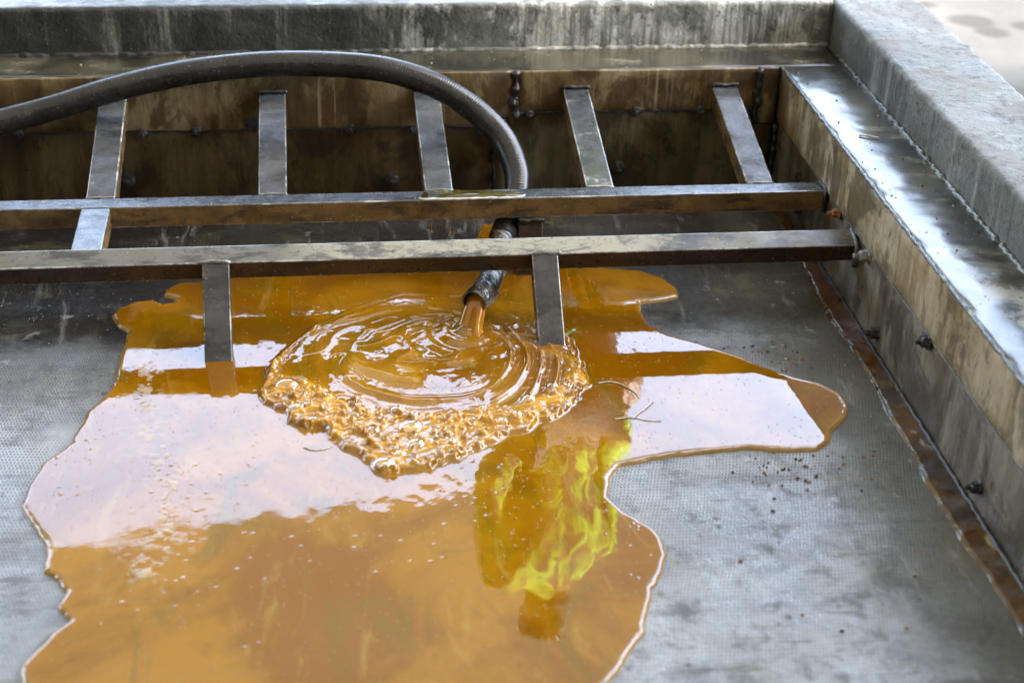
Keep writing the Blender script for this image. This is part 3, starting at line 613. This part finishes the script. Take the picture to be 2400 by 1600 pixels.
# ------------------------------------------------------------------ hose
hp = empty('suction_hose', (.3, 3.1, .1), 'black ribbed rubber hose arching over the grating and pouring amber liquid', 'hose')
HP = [(-2.55, 2.9, .029), (-1.6, 3.02, .06), (-1.1, 3.12, .14), (-.756, 3.2, .207), (-.634, 3.24, .225), (-.524, 3.262, .247), (-.401, 3.272, .281), (-.259, 3.277, .311), (-.109, 3.28, .326), (.032, 3.27, .329), (.155, 3.25, .323), (.26, 3.22, .297), (.338, 3.19, .255), (.393, 3.15, .209), (.418, 3.10, .162), (.419, 3.06, .131), (.402, 3.01, .0925), (.381, 2.95, .0885), (.356, 2.86, .083), (.324, 2.745, .068), (.292, 2.688, .066)]
P, s = resample(catmull(HP, 24), .0011)
V, F = tube(P, .0268 * (1 + .009 * np.sin(2 * np.pi * s / .0052) + .01 * np.array([mnoise.noise(Vector((q * 4, 2, 0))) for q in s])), 26)
i0 = int(np.argmin(np.linalg.norm(P - np.array((.372, 2.915, .086)), axis=1))); Q = P[i0:]
nk = (i0 + 8) * 26; mesh_obj('hose_tube', V[:nk], F[:(i0 + 7) * 26], M['hose'], hp)
rq = np.linspace(.0262, .0238, len(Q)); rq[:12] = np.linspace(.0240, .0262, 12)
wob = lambda i, a: 1 + .07 * np.sin(3 * a + i * .03) * np.sin(i * .07 + a) + .03 * np.sin(i * .21 + 2 * a) + .02 * np.sin(i * .5 + 5 * a)
V1, F1 = tube(Q, rq, 32, wob=wob); V2, F2 = tube(Q[::-1], .0208, 32); n1 = len(V1)
V = np.vstack([V1, V2]); F = F1 + [tuple(k + n1 for k in f) for f in F2]
m1 = len(Q); ring1 = [(m1 - 1) * 32 + k for k in range(32)]
# lip ring joining outer and inner wall (nearest inner vertex)
inner = list(range(n1, n1 + 32))
match = [min(inner, key=lambda j: np.linalg.norm(V[j] - V[r_])) for r_ in ring1]
for k in range(32):
    a_, b_, c_, d_ = ring1[k], ring1[(k + 1) % 32], match[(k + 1) % 32], match[k]
    F.append((a_, b_, c_, d_) if c_ != d_ else (a_, b_, c_))
mesh_obj('end_sleeve', V, F, M['sleeve'], hp)

# ------------------------------------------------------------------ amber liquid
DISC = [(0.2235, 2.8414), (0.1634, 2.8489), (0.0619, 2.7914), (-0.0054, 2.7289), (-0.0527, 2.6628), (-0.0829, 2.5966), (-0.0969, 2.5455), (-0.1088, 2.4842), (-0.0943, 2.4501), (-0.0692, 2.4172), (-0.0625, 2.3848), (-0.0352, 2.3596), (-0.0016, 2.3517), (0.0009, 2.3288), (0.0247, 2.3098), (0.0479, 2.2806), (0.0765, 2.2401), (0.1041, 2.2079), (0.1253, 2.2149), (0.1544, 2.2127), (0.195, 2.2309), (0.24, 2.2659), (0.2919, 2.2948), (0.3451, 2.3257), (0.3936, 2.3564), (0.4326, 2.4071), (0.4727, 2.4731), (0.4847, 2.5379), (0.4782, 2.592), (0.4773, 2.6759), (0.4601, 2.7265), (0.4109, 2.7824), (0.3403, 2.8265)]
FRO = [(-.30, 2.60), (-0.0825, 2.5654), (-0.0371, 2.5199), (0.0295, 2.4636), (0.0947, 2.4201), (0.1669, 2.3923), (0.2404, 2.3869), (0.3163, 2.3996), (0.3805, 2.4308), (0.4256, 2.4791), (0.4629, 2.5453), (.70, 2.56), (.7, 2.0), (-.3, 2.0)]
IMP = np.array((.279, 2.672)); CD = np.array((.195, 2.555)); RD = .30
G = .0018
def liquid(x, y):
    """surface height above the floor and the froth / edge / ring masks"""
    d = sdf(x, y, PUD) + .0035 * fbm(x * 38, y * 38, 40, 4)
    T = .0065; e = np.clip(d / .009, 0, 1)
    h = np.where(d > 0, T * np.sqrt(np.clip(1 - (1 - e) ** 2, 0, 1)), d * 1.2 - .0004)
    h = h + np.where(d > 0, .00030 * fbm(x * 11, y * 7, 45) - .0032 * sstep(x + .25 * (y - 2.35), .82, .935) - .0012 * sstep(-y, -1.75, -1.62), 0) * e
    d0 = sdf(x, y, DISC)
    h = h + np.where(d > 0, .00022 * fbm(x * 55, y * 38, 47) * np.exp(-np.clip(-d0, 0, 1) / .07), 0) * e
    dd = d0 + (.008 * fbm(x * 32, y * 32, 50, 3) + .010 * vnoise(x * 15, y * 15, 53)) * sstep(2.66 - y, 0, .1)
    ins = sstep(dd, -.002, .012)
    fr = sdf(x, y, FRO) + .018 * fbm(x * 20, y * 24, 55, 3)
    froth = sstep(fr, -.012, .02) * ins
    lf = sstep(.02 - dd, -.02, .02) * sstep(2.66 - y, -.05, .05)
    froth = np.clip(froth + .8 * lf * ins * (x < .1), 0, 1)
    v = np.stack([x - IMP[0], y - IMP[1]]); w = CD - IMP; ww = w @ w; vw = v[0] * w[0] + v[1] * w[1]; vv = (v ** 2).sum(0)
    A = RD * RD - ww; t = (-vw + np.sqrt(vw * vw + A * vv)) / A
    an = np.arctan2(v[1], v[0]); q = t + .06 * np.sin(an + .4) + .045 * fbm(x * 7, y * 7, 60)
    cx, sy_ = np.cos(an) * 1.1, np.sin(an) * 1.1
    n1 = vnoise(q * 7.5 + cx * 1.2, sy_ * 2.4 + 7, 61); n2 = vnoise(q * 19 + cx * 2, sy_ * 5 + 3, 62)
    ring = np.clip(1 - np.abs(n1) * 1.9, 0, 1) ** 1.3
    ring2 = np.clip(1 - np.abs(n2) * 2.2, 0, 1) ** 2
    front = sstep(-v[1] + .25 * np.abs(v[0]), -.10, .10); amp = (.22 + .78 * front) * sstep(t, .10, .28) * (1 - sstep(t, .88, 1.02))
    mod = .25 + .75 * sstep(fbm(x * 8 + 4, y * 8, 66), -.15, .4)
    rh = (ring * .0065 + ring2 * .0013 + .00035 * fbm(x * 90, y * 90, 68, 2)) * amp * mod * (1 - froth) * ins
    bulge = .006 * sstep(dd, -.001, .03) + .0035 * np.exp(-((dd - .010) / .007) ** 2) * ins
    mound = .012 * np.exp(-vv / .0016) + .0025 * np.sin(np.sqrt(vv) * 170) * np.exp(-vv / .006) + .0022 * fbm(x * 75, y * 75, 69, 2) * np.exp(-vv / .0016)
    # froth: folded worms, stretched along the rim
    ux = x + .016 * fbm(x * 30, y * 30, 70, 2); uy = y + .016 * fbm(x * 30, y * 30, 73, 2)
    w1 = sstep(1 - np.abs(vnoise(ux * 20, uy * 36, 76)) * 2.2, 0, 1); w2 = sstep(1 - np.abs(vnoise(ux * 42, uy * 70, 79)) * 2.2, 0, 1)
    w3 = vnoise(ux * 42, uy * 60, 82)
    deep = sstep(.10 - dd, -.06, .08)
    fh = froth * (.0030 * w1 + .0017 * w2 + .0014 * w3 + .0020 * deep * sstep(fr, .0, .1)) * (.45 + .55 * sstep(dd, 0, .03))
    patchy = .30 + .85 * sstep(fbm(x * 13, y * 19, 84, 3), -.25, .30)
    fh = fh * patchy; froth_c = np.clip(froth * (.22 + .60 * w1 + .25 * w2) * (.55 + .5 * patchy), 0, 1)
    fh = fh + froth * .0016 * np.exp(-((dd - .010) / .008) ** 2)
    return h, d, dd, froth, froth_c, np.where(d > .004, bulge + mound + fh + rh, 0), np.clip(ring * amp * mod * ins, 0, 1)
gx = np.arange(-.50, .96, G); gy = np.arange(1.58, 3.22, G)
X, Y = np.meshgrid(gx, gy); h, d, dd, froth, froth_c, top, ring = liquid(X, Y); Hh = h + top
# small bubbles in the froth: domes, some with an open centre
bub = []
while len(bub) < 330:
    bx, by = rnd.uniform(-.12, .49), rnd.uniform(2.2, 2.72); i, j = int((by - gy[0]) / G), int((bx - gx[0]) / G)
    if froth[i, j] > .6: bub.append((bx, by, rnd.choice((.0028, .0035, .0045, .006, .0085)), rnd.random() * .8))
while len(bub) < 450:
    bx, by = rnd.uniform(-.45, .6), rnd.uniform(1.62, 2.5); i, j = int((by - gy[0]) / G), int((bx - gx[0]) / G)
    if d[i, j] > .01 and froth[i, j] < .1 and vnoise(np.array([bx * 9.]), np.array([by * 9.]), 97)[0] > .12 + .9 * abs(by - 2.05): bub.append((bx, by, rnd.choice((.0017, .002, .0025)), .9))
for bx, by, br, bt in bub:
    i0_, i1_ = int((by - br - gy[0]) / G), int((by + br - gy[0]) / G) + 2; j0, j1 = int((bx - br - gx[0]) / G), int((bx + br - gx[0]) / G) + 2
    q = ((X[i0_:i1_, j0:j1] - bx) ** 2 + (Y[i0_:i1_, j0:j1] - by) ** 2) / br ** 2
    dm = np.sqrt(np.clip(1 - q, 0, 1)) * br * (.75 if bt != .9 else .33)
    if bt < .45: dm = np.exp(-((np.sqrt(q) - .75) / .22) ** 2) * br * .55
    Hh[i0_:i1_, j0:j1] += dm
keep = d > -.006
# shallow tilt so the sheet follows the floor; compact the mesh to cells inside
idx = -np.ones(X.shape, int); cell = keep[:-1, :-1] & keep[1:, :-1] & keep[:-1, 1:] & keep[1:, 1:]
use = np.zeros(X.shape, bool); use[:-1, :-1] |= cell; use[1:, :-1] |= cell; use[:-1, 1:] |= cell; use[1:, 1:] |= cell
idx[use] = np.arange(use.sum()); ii, jj = np.nonzero(cell)
FV = np.stack([idx[ii, jj], idx[ii, jj + 1], idx[ii + 1, jj + 1], idx[ii + 1, jj]], -1).astype(np.int32)
c0 = np.array((.2, 2.4, 0)); VV = np.stack([X[use], Y[use], Hh[use]], -1) - c0
me = bpy.data.meshes.new('amber_puddle'); me.vertices.add(len(VV)); me.vertices.foreach_set('co', VV.ravel())
me.loops.add(FV.size); me.loops.foreach_set('vertex_index', FV.ravel()); me.polygons.add(len(FV))
me.polygons.foreach_set('loop_start', np.arange(0, FV.size, 4, dtype=np.int32)); me.polygons.foreach_set('use_smooth', np.ones(len(FV), bool))
me.update(calc_edges=True); me.validate()
vd = sdf(X, Y, [(-.31, 2.60), (-.30, 2.42), (-.265, 2.30), (-.235, 2.20), (-.25, 2.05), (-.27, 1.98)], False)
vein = np.clip(sstep(fbm(X * 80, Y * 80, 90, 4), .0, .4) * np.exp(-(vd / .020) ** 2) + .35 * sstep(fbm(X * 60, Y * 70, 93, 4), .15, .5) * np.exp(-(vd / .07) ** 2), 0, 1)
edge = np.clip(np.exp(-np.clip(d, 0, 1) / .0035) * .8, 0, 1)
for nm, arr in (('froth', froth_c), ('edge', edge), ('ring', ring), ('disc', sstep(sdf(X, Y, DISC), 0, .01)), ('vein', vein)):
    at_ = me.attributes.new(nm, 'FLOAT', 'POINT'); at_.data.foreach_set('value', arr[use].astype(np.float32))
me.materials.append(M['amber'])
pud = bpy.data.objects.new('liquid_puddle', me); COL.objects.link(pud); pud.location = c0; WORLD[pud] = Vector(c0)
tag(pud, 'wide glossy amber liquid puddle with frothy swirl spreading over the grey fabric floor', 'puddle')
def height(x, y): return float(Hh[int((y - gy[0]) / G), int((x - gx[0]) / G)])
for i, (bx, by, br) in enumerate([(-.058, 2.492, .021), (.151, 2.343, .021), (.156, 2.292, .015), (.100, 2.2355, .019), (.363, 2.418, .012), (.411, 2.459, .010), (.31, 2.352, .010), (-.0125, 2.3756, .011), (-.045, 2.42, .010), (.178, 2.30, .009), (.128, 2.262, .010)] + [(bx, by, br * rnd.uniform(.95, 1.3)) for bx, by, br, bt in bub[:330] if br > .005 and bt < .36][:34]):
    V = []; F = []; n = 16; m = 6; z0 = height(bx, by) - .002
    for a_ in range(m):
        t = a_ / (m - 1) * math.pi / 2 * .97
        V += [(bx + br * math.cos(t) * math.cos(2 * math.pi * k / n) * 1.1, by + br * math.cos(t) * math.sin(2 * math.pi * k / n), z0 + br * .62 * math.sin(t)) for k in range(n)]
    F = [(a_ * n + k, a_ * n + (k + 1) % n, (a_ + 1) * n + (k + 1) % n, (a_ + 1) * n + k) for a_ in range(m - 1) for k in range(n)] + [tuple((m - 1) * n + k for k in range(n))]
    mesh_obj('bubble', V, F, M['bubble'], pud)
# the stream leaving the hose: a folded tongue
E0 = Vector((.291, 2.690, .066)); dirn = Vector((P[-1] - P[-60])).normalized(); side = dirn.cross(Vector((0, 0, 1))).normalized()
V = []; F = []; m = 26; n = 44
for i in range(m):
    t = i / (m - 1); c = E0 - dirn * .03 * (1 - t) + Vector((-.013, -.030, 0)) * t + Vector((0, 0, -.062 * t ** 1.7 - .004))
    wd = .0186 + .008 * t + .022 * max(0, t - .75) ** 1.2 * 3; tk = .0170 - .003 * t + .01 * max(0, t - .8) * 4
    upv = Vector((0, -.55 * t - .2, 1 - .6 * t)).normalized()
    for k in range(n):
        a_ = 2 * math.pi * k / n; f = 1 + t * (.10 * math.cos(3 * a_ + .5 + t) + .05 * math.cos(4 * a_ - 2 * t))
        groove = 1 - .38 * min(1, t * 1.6) * math.exp(-((a_ - math.pi / 2 + .15) / .45) ** 2)
        V.append((c + side * math.cos(a_) * wd * f + upv * math.sin(a_) * tk * f * groove)[:])
for i in range(m - 1):
    for k in range(n): F.append((i * n + k, i * n + (k + 1) % n, (i + 1) * n + (k + 1) % n, (i + 1) * n + k))
mesh_obj('pouring_stream', V, F, M['stream'], pud)

# ------------------------------------------------------------------ small things lying about
def strand(name, pts, r, mat, label, cat, group=None):
    Q, s_ = resample(catmull(pts, 10), .003); V, F = tube(Q, r * (1 - .5 * np.linspace(0, 1, len(Q))), 7, True)
    return tag(mesh_obj(name, V, F, mat), label, cat, group)
zs = lambda x, y: height(x, y) + .0012
strand('straw_strand', [(x, y, zs(x, y)) for x, y in ((.497, 2.475), (.517, 2.478), (.533, 2.471), (.549, 2.452), (.557, 2.437), (.561, 2.418))], .0013, M['straw'], 'curved pale straw strand floating upright-arched right of the froth', 'straw', 'straw strands on the liquid')
strand('straw_strand', [(x, y, zs(x, y)) for x, y in ((.583, 2.405), (.567, 2.385), (.552, 2.370), (.535, 2.352))], .0013, M['straw'], 'short straight straw strand slanting below the curved one', 'straw', 'straw strands on the liquid')
strand('straw_strand', [(x, y, zs(x, y)) for x, y in ((.505, 2.353), (.535, 2.356), (.56, 2.345), (.585, 2.340))], .0011, M['straw'], 'thin straw strand lying crosswise, nearest the green reflection', 'straw', 'straw strands on the liquid')
strand('straw_strand', [(x, y, zs(x, y)) for x, y in ((-.03, 2.303), (-.015, 2.294), (.005, 2.296), (.02, 2.306))], .001, M['straw'], 'tiny curved straw strand left of the froth point', 'straw', 'straw strands on the liquid')
strand('plant_stalk', [(1.085, 2.93, .287), (1.10, 2.924, .2885), (1.12, 2.913, .288)], .002, M['straw'], 'dry pale stalk lying on the wet right ledge', 'stalk')
def leaf_bm(c, L, wd, yaw, lift):
    bm = bmesh.new(); rows = []
    for i in range(7):
        t = i / 6; w_ = wd * math.sin(math.pi * min(.97, t * .9 + .06)); row = []
        for k in (-1, 0, 1):
            p = Vector((L * (t - .5), k * w_, abs(k) * w_ * .5 + lift * t * t)); p.rotate(Matrix.Rotation(yaw, 3, 'Z')); row.append(bm.verts.new(Vector(c) + p))
        rows.append(row)
    for A, B in zip(rows, rows[1:]):
        for k in range(2): bm.faces.new((A[k], A[k + 1], B[k + 1], B[k]))
    return bm
lf = bm_obj('fallen_leaf', leaf_bm((.470, 2.648, .013), .020, .0042, .5, .006), M['leaf']); tag(lf, 'small green leaf with pale tip beside the right grating leg', 'leaf')
bm_obj('pale_tip', leaf_bm((.479, 2.653, .017), .008, .004, .6, .002), M['petal'], lf)

# crumbs of dirt: nobody could count them
bm = bmesh.new()
def crumb(x, y, z, r, mi):
    vs = [bm.verts.new((x + r * rnd.uniform(.6, 1.2) * dx, y + r * rnd.uniform(.6, 1.2) * dy, z + r * rnd.uniform(.5, 1) * dz)) for dx, dy, dz in ((1, 0, 0), (0, 1, 0), (-1, 0, 0), (0, -1, 0), (0, 0, 1), (0, 0, -.4))]
    for a_, b_, c_ in ((0, 1, 4), (1, 2, 4), (2, 3, 4), (3, 0, 4), (1, 0, 5), (2, 1, 5), (3, 2, 5), (0, 3, 5)): bm.faces.new((vs[a_], vs[b_], vs[c_])).material_index = mi
def scatter(n, x0, x1, y0, y1, z, sizes, mis, mask=None):
    for _ in range(n):
        x, y = rnd.uniform(x0, x1), rnd.uniform(y0, y1)
        if mask and not mask(x, y): continue
        crumb(x, y, z + .0005, rnd.choice(sizes), rnd.choice(mis))
dry = lambda x, y: float(sdf(np.array([x]), np.array([y]), PUD)[0]) < -.004
scatter(420, -.9, 1.0, 1.6, 3.3, 0, (.0008, .001, .0015, .002), (0, 1, 1, 2), dry)
scatter(360, -.75, -.3, 2.68, 3.0, 0, (.0008, .001, .0012, .0018), (0, 2, 2, 1), dry)
scatter(120, .62, .98, 2.5, 2.9, 0, (.001, .0015, .0022, .003), (0, 0, 1, 2), dry)
scatter(70, .70, .95, 2.14, 2.24, 0, (.0012, .002, .003, .004), (0, 0, 1), dry)
scatter(14, .60, .95, 1.75, 2.2, 0, (.003, .004, .005), (0, 1), dry)
scatter(26, .79, .90, 2.50, 2.62, 0, (.002, .003, .0045), (0, 0, 1), dry)
scatter(170, XW + .01, XLO - .01, 1.6, 3.33, ZL + .001, (.0008, .0012, .002, .003), (1, 1, 1, 2))
scatter(60, -.6, 1.1, YL + .02, YK - .01, ZL + .001, (.0008, .0015, .0025), (1, 2, 0))
scatter(120, -.6, 1.02, B2Y + .003, B2Y + .04, B2Z, (.0006, .001, .0015), (1, 2, 0))
scatter(90, XLO + .01, XKO - .01, 2, 3.6, ZK + .001, (.001, .0015), (1, 2))
me = bpy.data.meshes.new('dirt_crumbs'); bm.to_mesh(me); bm.free()
for q in ('crumb_rust', 'crumb_dark', 'crumb_pale'): me.materials.append(M[q])
o = bpy.data.objects.new('dirt_crumbs', me); COL.objects.link(o); tag(o, 'scattered rust-brown and pale dirt crumbs on the floor and ledges', 'crumbs', kind='stuff')

# ------------------------------------------------------------------ above and behind: canopy and worker, both seen mirrored in the liquid
cz = 3.2; can = empty('canopy', (-2, 2.6, cz), 'pale corrugated canopy above the tank, mirrored as the tan area of the puddle', 'canopy')
ang = math.atan2(6.776 - 6.483, .841 + 1.333); ex_ = Vector((math.cos(ang), math.sin(ang), 0)); ey_ = Vector((-math.sin(ang), math.cos(ang), 0)); org = Vector((-.25, 6.63, cz))
def roof_sheet(u0, u1, v0, v1):
    us = np.arange(u0, u1, .025); V = []
    for vv_ in (v0, v1):
        for u in us: V.append((org + ex_ * u + ey_ * vv_ + Vector((0, 0, .002 * math.sin(u * 2 * math.pi / .15) + .006 * -vv_)))[:])
    nu = len(us); mesh_obj('roof_sheet', V, [(k, k + 1, nu + k + 1, nu + k) for k in range(nu - 1)], M['roof'], can)
roof_sheet(-7, 2.3, -2.3, 0); roof_sheet(-7, 1.3, -3.9, -2.26); roof_sheet(-7, 4.6, -12, -3.86)  # middle sheet stops short: gap added so the sun reaches the worker
for vv_ in (-2.2, -4.2, -6.6, -8.9):
    p0 = org + ex_ * -6.9 + ey_ * vv_; p1 = org + ex_ * (4.5 if vv_ < -3.9 else 1.25) + ey_ * vv_; dz = Vector((0, 0, -.03 + .05 * -vv_ * .12))
    bm_obj('purlin', beam(p0 + dz, p1 + dz, .06, .09, (0, 0, 1), .006), [M['timber']] * 3, can, False)
p0 = org + ex_ * -6.7 + ey_ * -8.6; p1 = org + ex_ * 4.5 + ey_ * -8.6  # unseen wall behind the camera, added to cut light in the tank
for k in range(28):
    q0, q1 = p0.lerp(p1, k / 28), p0.lerp(p1, (k + .985) / 28)
    bm_obj('blocker_board', beam((q0.x, q0.y, 1.57), (q1.x, q1.y, 1.57), 3.2, .04, (ey_.x, ey_.y, 0), .004), [M['blocker']] * 3, can, False)
p0 = org + ex_ * -4.2 + ey_ * -8.6; p1 = org + ex_ * -4.2 + ey_ * -2.6  # unseen wall on the left, added for the same light blocking
for k in range(15):
    q0, q1 = p0.lerp(p1, k / 15), p0.lerp(p1, (k + .985) / 15)
    bm_obj('blocker_board', beam((q0.x, q0.y, 1.57), (q1.x, q1.y, 1.57), 3.2, .04, (ex_.x, ex_.y, 0), .004), [M['blocker']] * 3, can, False)
for u, vv_ in ((-6.8, -2.2), (-6.8, -8.9), (4.4, -4.2), (4.4, -8.9)):
    p = org + ex_ * u + ey_ * vv_; zt = cz - .13 + .05 * -vv_ * .12
    bm_obj('post', beam((p.x, p.y, GZ - .05), (p.x, p.y, zt), .09, .09, (0, 1, 0), .006), [M['timber']] * 3, can, False)
def skin_mesh(name, verts, edges, mat, parent=None, root=0, sub=2):
    me = bpy.data.meshes.new(name); me.from_pydata([v[:3] for v in verts], edges, [])
    o = bpy.data.objects.new(name, me); COL.objects.link(o)
    sk = o.modifiers.new('skin', 'SKIN'); sk.use_smooth_shade = True
    for i, v in enumerate(verts):
        r = v[3]; sv = me.skin_vertices[0].data[i]; sv.radius = r if isinstance(r, tuple) else (r, r); sv.use_root = (i == root)
    sb = o.modifiers.new('subsurf', 'SUBSURF'); sb.levels = sub; sb.render_levels = sub
    dg = bpy.context.evaluated_depsgraph_get(); dg.update(); em = bpy.data.meshes.new_from_object(o.evaluated_get(dg))
    o.modifiers.clear(); o.data = em; em.materials.clear(); em.materials.append(mat); em.name = name
    em.polygons.foreach_set('use_smooth', [True] * len(em.polygons))
    if parent: o.parent = parent
    WORLD[o] = Vector((0, 0, 0)); return o
# the worker faces the tank (towards -y); local coordinates, feet at z = 0
pe = empty('person', (.66, 3.90, GZ), 'person in lime work shirt and dark trousers behind the back kerb, mirrored in the liquid', 'person')
pe.rotation_euler = (0, 0, R(22)); pe.scale = (.92, 1.0, 1.04)
bv = [(0, 0, .90, (.15, .11)), (0, 0, 1.10, (.135, .10)), (0, -.01, 1.30, (.165, .115)), (0, 0, 1.43, (.12, .09)), (0, -.005, 1.50, .055), (0, -.015, 1.56, .055), (0, -.02, 1.64, (.078, .095)), (0, -.015, 1.72, (.07, .085)),
      (.10, 0, .88, .095), (.11, -.02, .50, .062), (.12, .01, .10, .042), (.125, -.10, .045, .042), (-.10, 0, .88, .095), (-.11, -.03, .50, .062), (-.12, .0, .10, .042), (-.125, -.11, .045, .042),
      (.18, 0, 1.42, .062), (.21, .02, 1.15, .046), (.17, -.10, .93, .036), (.16, -.13, .88, .030), (-.18, 0, 1.42, .062), (-.21, .02, 1.15, .046), (-.18, -.09, .92, .036), (-.17, -.12, .87, .030)]
be = [(0, 1), (1, 2), (2, 3), (3, 4), (4, 5), (5, 6), (6, 7), (0, 8), (8, 9), (9, 10), (10, 11), (0, 12), (12, 13), (13, 14), (14, 15), (3, 16), (16, 17), (17, 18), (18, 19), (3, 20), (20, 21), (21, 22), (22, 23)]
skin_mesh('body', bv, be, M['skin'], pe)
def grow(ids, add, name, mat, extra=None):
    mp = {i: k for k, i in enumerate(ids)}; vs = []
    for i in ids:
        x, y, z, r = bv[i]; r = r if isinstance(r, tuple) else (r, r); vs.append((x, y, z, (r[0] + add, r[1] + add)))
    return skin_mesh(name, vs, [(mp[a], mp[b]) for a, b in be if a in mp and b in mp], mat, pe)
grow([0, 1, 2, 3, 4, 5, 16, 17, 18, 20, 21, 22], .018, 'shirt', M['lime'])
grow([0, 8, 9, 10, 12, 13, 14], .018, 'trousers', M['trousers'])
for s_ in (1, -1):
    skin_mesh('boot', [(s_ * .12, .02, .14, .055), (s_ * .12, .02, .05, .05), (s_ * .125, -.12, .04, .045), (s_ * .127, -.17, .035, .035)], [(0, 1), (1, 2), (2, 3)], M['boot'], pe)
skin_mesh('hair', [(0, -.005, 1.735, (.092, .105)), (0, .03, 1.69, (.087, .085)), (0, .045, 1.60, (.066, .05))], [(0, 1), (1, 2)], M['hair'], pe)
skin_mesh('neck_cover', [(0, 0, 1.46, (.085, .075)), (0, -.008, 1.53, (.072, .072)), (0, -.03, 1.60, (.074, .085))], [(0, 1), (1, 2)], M['neck_cover'], pe)  # dark cover added to hide the bright sunlit neck in the reflection
skin_mesh('nose', [(0, -.105, 1.665, .010), (0, -.122, 1.635, .014)], [(0, 1)], M['skin'], pe, sub=1)
for s_ in (1, -1):
    skin_mesh('ear', [(s_ * .082, -.01, 1.665, (.008, .016)), (s_ * .084, -.005, 1.635, (.007, .012))], [(0, 1)], M['skin'], pe, sub=1)
    skin_mesh('eye', [(s_ * .03, -.104, 1.66, .010), (s_ * .034, -.104, 1.66, .010)], [(0, 1)], M['hair'], pe, sub=1)
skin_mesh('mouth', [(-.022, -.106, 1.60, .006), (.022, -.106, 1.60, .006)], [(0, 1)], M['hair'], pe, sub=1)
for hx, hy, hz, dx, dy, dz in ((.16, -.13, .88, -.1, -.3, -.95), (-.17, -.12, .87, .1, -.3, -.95)):
    d_ = Vector((dx, dy, dz)).normalized(); sd2 = d_.cross(Vector((.3, -.9, .2))).normalized(); nn = d_.cross(sd2)
    c = Vector((hx, hy, hz)); pv = [(*(c), .03), (*(c + d_ * .05), (.045, .02)), (*(c + d_ * .09), (.042, .016))]; pe_ = [(0, 1), (1, 2)]
    for k, (off, L) in enumerate(((-.03, .07), (-.01, .08), (.01, .075), (.03, .06))):
        b = c + d_ * .085 + sd2 * off; i_ = len(pv)
        pv += [(*(b + d_ * L * .5 + nn * .006), .0095), (*(b + d_ * L + nn * .022), .008)]; pe_ += [(2, i_), (i_, i_ + 1)]
    b = c + d_ * .03 - sd2 * .035; i_ = len(pv); pv += [(*(b - sd2 * .02 + d_ * .025), .011), (*(b - sd2 * .03 + d_ * .06), .009)]; pe_ += [(1, i_), (i_, i_ + 1)]
    skin_mesh('hand', pv, pe_, M['skin'], pe, sub=1)
